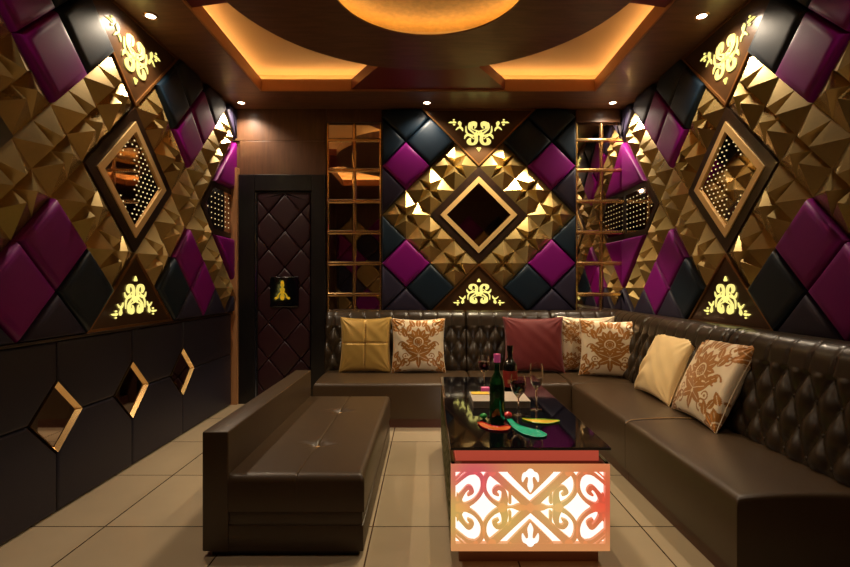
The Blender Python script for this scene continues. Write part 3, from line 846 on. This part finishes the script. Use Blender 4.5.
sym([(300, 320, 24), (310, 285, 18), (305, 250, 12), (282, 238, 12), (268, 256, 12), (282, 268, 7)])   # curl right
sym([(332, 300, 8), (332, 262, 6), (322, 244, 2)])
sym([(300, 320, 12), (338, 320, 3), (365, 320, 15), (385, 320, 15), (416, 320, 5)])
sym([(128, 320, 26), (120, 290, 18), (140, 256, 11), (162, 236, 12), (174, 254, 12), (160, 268, 7)])   # curl left
sym([(115, 290, 7), (114, 262, 3)])
sym([(150, 318, 20), (110, 320, 20)])
for my in (0, 1):   # filled wedge behind the tulip
    T = [(340, 169), (493, 169), (416, 262)]; T = [(x, 641-y if my else y) for x, y in T]
    mb.prism(T, lambda p: ft(p[0], p[1], -.010), lambda p: ft(p[0], p[1], .0095))
obj('cutout_panel', mb, M['rainbow'], tb)
for my in (0, 1):
    mb = MB()
    for s_ in (1, -1):
        def fl_(pts): stroke(mb, [(416+s_*x, (641-y if my else y), w_) for x, y, w_ in pts], ft, .0090, .0115, 6)
        fl_([(0, 172, 16), (0, 200, 9), (0, 232, 12), (0, 256, 2)]); fl_([(2, 180, 10), (22, 182, 10), (30, 200, 6), (32, 212, 2)])
    obj('tulip_cutout', mb, M['lightbox'], tb)

# side lattice panels
for sx, xx in ((-1, tx0+.012), (1, tx1-.012)):
    mb = MB(); fs = lambda a, b, h: (xx+sx*h, a, b)
    y0, y1, z0, z1 = ty0+.0, ty1-.01, .070, .4236
    for a, b in (((y0, z0), (y1, z0+.025)), ((y0, z1-.025), (y1, z1)), ((y0, z0), (y0+.02, z1)), ((y1-.02, z0), (y1, z1))):
        mb.prism([a, (b[0], a[1]), b, (a[0], b[1])], lambda p: fs(p[0], p[1], -.002), lambda p: fs(p[0], p[1], .0105))
    for k in range(7):
        c = y0+.11+k*.215; zc = (z0+z1)/2
        for s_ in (1, -1):
            for t_ in (1, -1):
                stroke(mb, [(c, zc, .014), (c+s_*.05, zc+t_*.06, .012), (c+s_*.1, zc+t_*.15, .012)], fs, 0, .010, 5)
                stroke(mb, [(c+s_*.10, zc, .014), (c+s_*.07, zc+t_*.05, .012), (c+s_*.03, zc+t_*.08, .012), (c+s_*.015, zc+t_*.13, .01), (c+s_*.05, zc+t_*.14, .008)], fs, 0, .010, 5)
    obj('side_panel', mb, M['sideweave'], tb)
    mb = MB(); mb.box((min(xx, xx+sx*.0015), y0+.01, z0), (max(xx, xx+sx*.0015), y1, z1)); obj('lit_side', mb, M['lightside'], tb)

# ------------------------------------------------------------------ things on the table
TZ = .4872
def bottle(x, y, h, r, glass, cap, label, lab=None, name='wine_bottle'):
    o = thing(name, label, 'bottle', (x, y, TZ), 0, 'bottles on the coffee table')
    mb = MB(); mb.lathe([(.001, 0), (r*.9, 0), (r, .006), (r, h*.55), (r*.96, h*.60), (r*.7, h*.67), (r*.38, h*.73), (r*.36, h*.93), (r*.42, h*.94), (r*.42, h*.965), (.001, h*.965)], (x, y, TZ)); obj('body', mb, M[glass], o, smooth=True)
    mb = MB(); mb.lathe([(r*.44, h*.88), (r*.46, h*1.0), (.001, h*1.001)][::1], (x, y, TZ), 20); obj('cap', mb, M[cap], o, smooth=True)
    if lab:
        mb = MB(); mb.lathe([(r*1.0, h*.14), (r*1.02, h*.14), (r*1.02, h*.48), (r*1.0, h*.48)], (x, y, TZ)); q = obj('label', mb, M[lab], o, smooth=True)
        mb = MB(); g = lambda a, b, hh: (x+(r*1.02+hh)*math.sin(a), y-(r*1.02+hh)*math.cos(a), TZ+b)
        mb.prism([(-.5+k*.25, h*.22) for k in range(5)]+[(.5-k*.25, h*.30) for k in range(5)], lambda p: g(p[0], p[1], 0), lambda p: g(p[0], p[1], .001)); obj('label_band', mb, M['tan'], q)
    return o
bottle(.335, 2.39, .326, .036, 'greenglass', 'pinkcap', 'tall dark green bottle with pink cap, standing in front on the glass table')
bottle(.505, 3.04, .285, .043, 'darkglass', 'darkglass', 'dark bottle with red label behind the tall green bottle', 'redlabel')
def glass(x, y, h, r, wine, label):
    o = thing('wine_glass', label, 'glass', (x, y, TZ), 0, 'stemmed glasses on the coffee table')
    b0 = h*.46
    pr_ = [(.001, 0), (r*.85, 0), (r*.85, .002), (r*.3, .006), (.005, .014), (.004, b0*.5), (.005, b0-.01), (r*.35, b0+.004), (r*.8, b0+h*.12), (r, b0+h*.26), (r*.95, b0+h*.40), (r*.86, h), (r*.82, h), (r*.91, b0+h*.40), (r*.95, b0+h*.26), (r*.75, b0+h*.13), (r*.3, b0+.010), (.001, b0+.006)]
    mb = MB(); mb.lathe(pr_, (x, y, TZ)); obj('bowl_and_stem', mb, M['clear'], o, smooth=True)
    if wine:
        mb = MB(); mb.lathe([(.001, b0+.008), (r*.28, b0+.012), (r*.73, b0+h*.135), (r*.93, b0+h*.26), (r*.91, b0+h*.36), (.001, b0+h*.36)], (x, y, TZ)); obj('wine', mb, M['wine'], o, smooth=True)
glass(.365, 3.20, .20, .038, True, 'farthest glass of red wine, left of the pink-capped bottle')
glass(.46, 2.52, .205, .040, True, 'front glass of red wine just right of the tall green bottle')
glass(.573, 2.62, .245, .036, False, 'tall empty stemmed glass, rightmost on the table')
bx = thing('magazine_stack', 'low pale stack of magazines lying across the middle of the table', 'magazines', (.40, 2.76, TZ))
mb = MB(); mb.box((.245, 2.65, TZ), (.548, 2.88, TZ+.034), .002); obj('pages', mb, M['paperside'], bx)
mb = MB(); mb.box((.243, 2.648, TZ+.034), (.550, 2.882, TZ+.040), .001); obj('cover', mb, M['paper'], bx)
mb = MB(); mb.box((.25, 2.80, TZ+.0405), (.35, 2.86, TZ+.0445), .001); o = obj('card', mb, M['yellow'], loc=(.3, 2.83, TZ+.0405)); tag(o, 'small yellow card lying on the pale magazines', 'card')
mb = MB(); mb.box((.315, 2.90, TZ), (.365, 2.93, TZ+.06), .006); o = obj('lighter_box', mb, M['pinkcap'], loc=(.34, 2.915, TZ)); tag(o, 'small pink box standing behind the magazines', 'box')

def dish(name, pts, label, cat, m1, m2, z=.006, rim=.004):
    """shallow tray whose outline is a ribbon of varying width"""
    q = catmull(pts, 6); Lf, Rt = [], []
    for i in range(len(q)):
        a, b = q[max(0, i-1)], q[min(len(q)-1, i+1)]; dx, dy = b[0]-a[0], b[1]-a[1]; l_ = math.hypot(dx, dy) or 1; w_ = q[i][2]
        Lf.append((q[i][0]-dy/l_*w_, q[i][1]+dx/l_*w_)); Rt.append((q[i][0]+dy/l_*w_, q[i][1]-dx/l_*w_))
    e = q[-1]; p = q[-2]; an = math.atan2(e[1]-p[1], e[0]-p[0])
    capE = [(e[0]+e[2]*math.cos(an+PI/2-k*PI/8), e[1]+e[2]*math.sin(an+PI/2-k*PI/8)) for k in range(1, 8)]
    e = q[0]; p = q[1]; an = math.atan2(e[1]-p[1], e[0]-p[0])
    capS = [(e[0]+e[2]*math.cos(an+PI/2-k*PI/8), e[1]+e[2]*math.sin(an+PI/2-k*PI/8)) for k in range(1, 8)]
    poly = Lf+capE+Rt[::-1]+capS
    cx = sum(p[0] for p in poly)/len(poly); cy = sum(p[1] for p in poly)/len(poly)
    o = thing(name, label, cat, (cx, cy, TZ), 0)
    c = [q[min(len(q)-1, int(i))] for i in range(len(q))]
    cen = c+[q[-1]]*7+c[::-1]+[q[0]]*7
    def ring(k, h): return [(g[0]+(p[0]-g[0])*k, g[1]+(p[1]-g[1])*k, TZ+h) for p, g in zip(poly, cen)]
    mb = MB(); mb.layers([ring(.85, 0), ring(1, z), ring(.9, z+.001), ring(.8, z*.45)], cap=False); obj('rim', mb, M[m1], o, smooth=True)
    mb = MB(); mb.layers([ring(.8, z*.2), ring(.8, z*.45)]); obj('well', mb, M[m2], o)
    return o
dish('spoon_tray', [(.405, 2.53, .010), (.40, 2.44, .013), (.405, 2.35, .017), (.42, 2.29, .028), (.445, 2.24, .042), (.465, 2.21, .050), (.48, 2.185, .044)], 'teal ladle-shaped tray at the front of the glass table', 'tray', 'tealpl', 'tealpl')
dish('leaf_dish', [(.475, 2.43, .014), (.52, 2.40, .036), (.57, 2.39, .040), (.62, 2.40, .018)], 'lime green leaf dish right of the tall bottle', 'dish', 'lime', 'yellow')
dish('red_dish', [(.255, 2.36, .018), (.285, 2.295, .030), (.335, 2.27, .036), (.37, 2.30, .018)], 'red and orange curved dish around the base of the tall bottle', 'dish', 'redpl', 'orange')
def lump(name, x, y, r, m, label, cat):
    mb = MB(); t_ = bmesh.new(); bmesh.ops.create_icosphere(t_, subdivisions=3, radius=r)
    for v in t_.verts:
        v.co *= 1+.12*math.sin(v.co.x*130)*math.cos(v.co.y*110); v.co.z = v.co.z*.75+r*.75
    mb.add(t_, Matrix.Translation((x, y, TZ))); o = obj(name, mb, M[m], smooth=True, loc=(x, y, TZ)); tag(o, label, cat)
lump('strawberry', .395, 2.455, .022, 'redpl', 'small red fruit right behind the tall green bottle', 'fruit')
lump('lime_fruit', .275, 2.45, .018, 'greenpl', 'small green fruit left of the tall bottle', 'fruit')

# ------------------------------------------------------------------ cushions
def leafm(X, Y, cx, cy, ang, L, W):
    c, s_ = math.cos(ang), math.sin(ang); x = (X-cx)*c+(Y-cy)*s_; y = -(X-cx)*s_+(Y-cy)*c
    t_ = np.clip(x/L, 0, 1); w_ = W*np.sin(PI*t_**.8)**.8
    return ((x > 0) & (x < L) & (np.abs(y) < w_) & ((np.abs(y) > W*.07) | (t_ > .75)))
def motif(X, Y, sc_=1):
    X = np.abs(X)/sc_; Y = Y/sc_; m = np.zeros_like(X, bool)
    for a, L, W in ((90, .30, .085), (62, .30, .08), (34, .30, .08), (5, .27, .07), (-25, .25, .07), (-60, .22, .06)):
        m |= leafm(X, Y, .04*math.cos(math.radians(a)), .06+.04*math.sin(math.radians(a)), math.radians(a), L, W)
    r = np.hypot(X, Y-.06); m &= ~((r > .095) & (r < .12)); m |= r < .05
    for cx, cy, a, L, W in ((.0, -.22, 60, .26, .07), (0, -.24, 20, .34, .08), (.02, -.28, -25, .28, .07), (0, -.30, -90, .26, .06), (.22, -.12, 40, .26, .07), (.30, .18, 70, .26, .07), (.26, .30, 110, .22, .06), (.10, .42, 60, .24, .06), (0, .42, 90, .22, .07)):
        m |= leafm(X, Y, cx, cy, math.radians(a), L, W)
    # scrolls
    for cx, cy, R in ((.40, -.02, .10), (.30, -.42, .10), (.42, .48, .09)):
        rr = np.hypot(X-cx, Y-cy); m |= (rr > R*.7) & (rr < R) & ~((X > cx) & (Y < cy)); m |= rr < R*.3
    return m
def damask(X, Y, style):
    if style == 'all': m = np.zeros_like(X, bool); 
    m = motif(X, Y-.02, 1.5)
    for cx, cy in ((1, 1), (-1, 1), (1, -1), (-1, -1)): m |= motif(X-cx*1.0, Y-cy*1.0, 1.25)
    return m
def pillow(name, label, size, m, loc, yaw, tilt, thick=.15, style=None, seed=0, roll=0, size_y=None):
    sy = size_y or size
    r = thing(name, label, 'cushion', loc, 0, 'scatter cushions on the sofa'); r.rotation_euler = Matrix.Rotation(0, 3, 'X').to_euler()
    r.rotation_mode = 'QUATERNION'
    r.rotation_quaternion = (Matrix.Rotation(yaw, 4, 'Z') @ Matrix.Rotation(-tilt, 4, 'X') @ Matrix.Rotation(roll, 4, 'Y')).to_quaternion()
    n = 150 if style in ('damask', 'all') else 70
    rnd = random.Random(seed); ph = [rnd.uniform(0, 6) for _ in range(6)]
    a = np.linspace(-1, 1, n+1); X, Y = np.meshgrid(a, a)
    bulge = ((1-X**2)*(1-Y**2)).clip(0)**.40
    px = X*(size/2)*(1-.085*(1-Y**2)**1.0*np.abs(X)**2); pz = Y*(sy/2)*(1-.085*(1-X**2)*np.abs(Y)**2)
    wr = .0014*np.sin(9*X+ph[0]+3*Y)*np.cos(7*Y+ph[1])+.0010*np.sin(17*(X*.7+Y*.7)+ph[2])
    # radiating creases at the corners
    cr_ = 0
    for cx, cy in ((1, 1), (-1, 1), (1, -1), (-1, -1)):
        d_ = np.hypot(X-cx, Y-cy); an = np.arctan2(Y-cy, X-cx); cr_ = cr_ + .006*np.cos(an*14+ph[3])*np.exp(-(d_/.45)**2)*np.minimum(1, d_*5)
    if style == 'satin': 
        cr_ = cr_ + .013*np.sin(10*(Y*1.0-X*.45)+2*np.sin(4*X))*np.exp(-((X+.75)/.45)**2-((Y+.35)/.6)**2)
    if style == 'cross': cr_ = cr_ - .010*np.exp(-(X/.03)**2) - .010*np.exp(-((Y-.05)/.03)**2)
    mb = MB(); bm = mb.bm
    for sgn in (-1, 1):
        yy = sgn*(thick/2*bulge + (wr+cr_)*bulge**.6)
        V = [[bm.verts.new((px[i, j], yy[i, j], pz[i, j]+sy/2)) for j in range(n+1)] for i in range(n+1)]
        for i in range(n):
            for j in range(n): bm.faces.new((V[i][j], V[i][j+1], V[i+1][j+1], V[i+1][j]))
    bmesh.ops.remove_doubles(bm, verts=bm.verts, dist=1e-5)
    o = obj('cover', mb, m, r, smooth=True, local=True, angle=80)
    if style == 'damask' or style == 'all':
        me = o.data; co = np.empty(len(me.vertices)*3); me.vertices.foreach_get('co', co); co = co.reshape(-1, 3)
        x = co[:, 0]/(size/2); y = (co[:, 2]-sy/2)/(sy/2)
        if style == 'all': v = damask(x*1.8, y*1.8+.3, 'all').astype(np.float32)
        else: v = damask(x, y, '').astype(np.float32)
        at = me.attributes.new('motif', 'FLOAT', 'POINT'); at.data.foreach_set('value', v)
    # piped edge seam
    mb = MB(); idx = [(i, 0) for i in range(n)]+[(n, j) for j in range(n)]+[(i, n) for i in range(n, 0, -1)]+[(0, j) for j in range(n, 0, -1)]
    idx = idx[::2]; L = []
    for k, (i, j) in enumerate(idx):
        c = Vector((px[i, j], 0, pz[i, j]+sy/2)); i2, j2 = idx[(k+1) % len(idx)]; t_ = (Vector((px[i2, j2], 0, pz[i2, j2]+sy/2))-c).normalized()
        nn = Vector((0, 1, 0)); b_ = t_.cross(nn)
        L.append([mb.bm.verts.new(c+(nn*math.cos(q_)+b_*math.sin(q_))*.0028) for q_ in (0, PI/2, PI, 1.5*PI)])
    for k in range(len(L)):
        a_, b_ = L[k], L[(k+1) % len(L)]
        for q_ in range(4): mb.bm.faces.new((a_[q_], a_[(q_+1) % 4], b_[(q_+1) % 4], b_[q_]))
    obj('edge_piping', mb, m, r, smooth=True, local=True)
    if style == 'cross':
        mb = MB()
        for k in range(26):
            z = sy*(.14+.72*k/25); x = size/2*(-.8+1.6*k/25)
            yb = lambda X_, Y_: -(thick/2*((1-X_**2)*(1-Y_**2))**.40-.010)-.001
            Y_ = z/(sy/2)-1; mb.box((-.007, yb(0, Y_)-.003, z-.002), (.007, yb(0, Y_)+.004, z+.002))
            X_ = x/(size/2); mb.box((x-.002, yb(X_, .05)-.003, sy/2*1.05-.005), (x+.002, yb(X_, .05)+.004, sy/2*1.05+.005))
        obj('stitching', mb, M['stitch'], r, local=True)
    return r
zs = SEAT+.006
pillow('cushion', 'plain gold cushion with stitched cross seams, leftmost on the back sofa', .46, M['cush_gold'], (-.545, 4.40, zs), 0, .16, .13, 'cross', 1, size_y=.49)
pillow('cushion', 'cream and bronze damask cushion beside the plain gold one', .48, M['damask'], (-.075, 4.39, zs), .03, .16, .14, 'damask', 2)
pillow('cushion', 'plain brick red cushion in the middle of the back sofa', .54, M['cush_red'], (.945, 4.40, zs), 0, .14, .15, None, 3, size_y=.49)
pillow('cushion', 'small-patterned gold cushion half hidden in the sofa corner', .50, M['damask'], (1.42, 4.45, zs), -.08, .06, .10, 'all', 4, size_y=.49)
pillow('cushion', 'bronze damask cushion standing in the sofa corner in front of another', .50, M['damask'], (1.53, 4.18, zs), -.36, .16, .14, 'damask', 5, size_y=.48)
pillow('cushion', 'crumpled champagne satin cushion on the right sofa', .56, M['cush_satin'], (1.55, 3.47, zs), -PI/2-.02, .42, .16, 'satin', 6, size_y=.47)
pillow('cushion', 'large damask cushion nearest the camera on the right sofa', .54, M['damask'], (1.525, 2.88, zs), -PI/2-.06, .45, .16, 'damask', 7, size_y=.51)
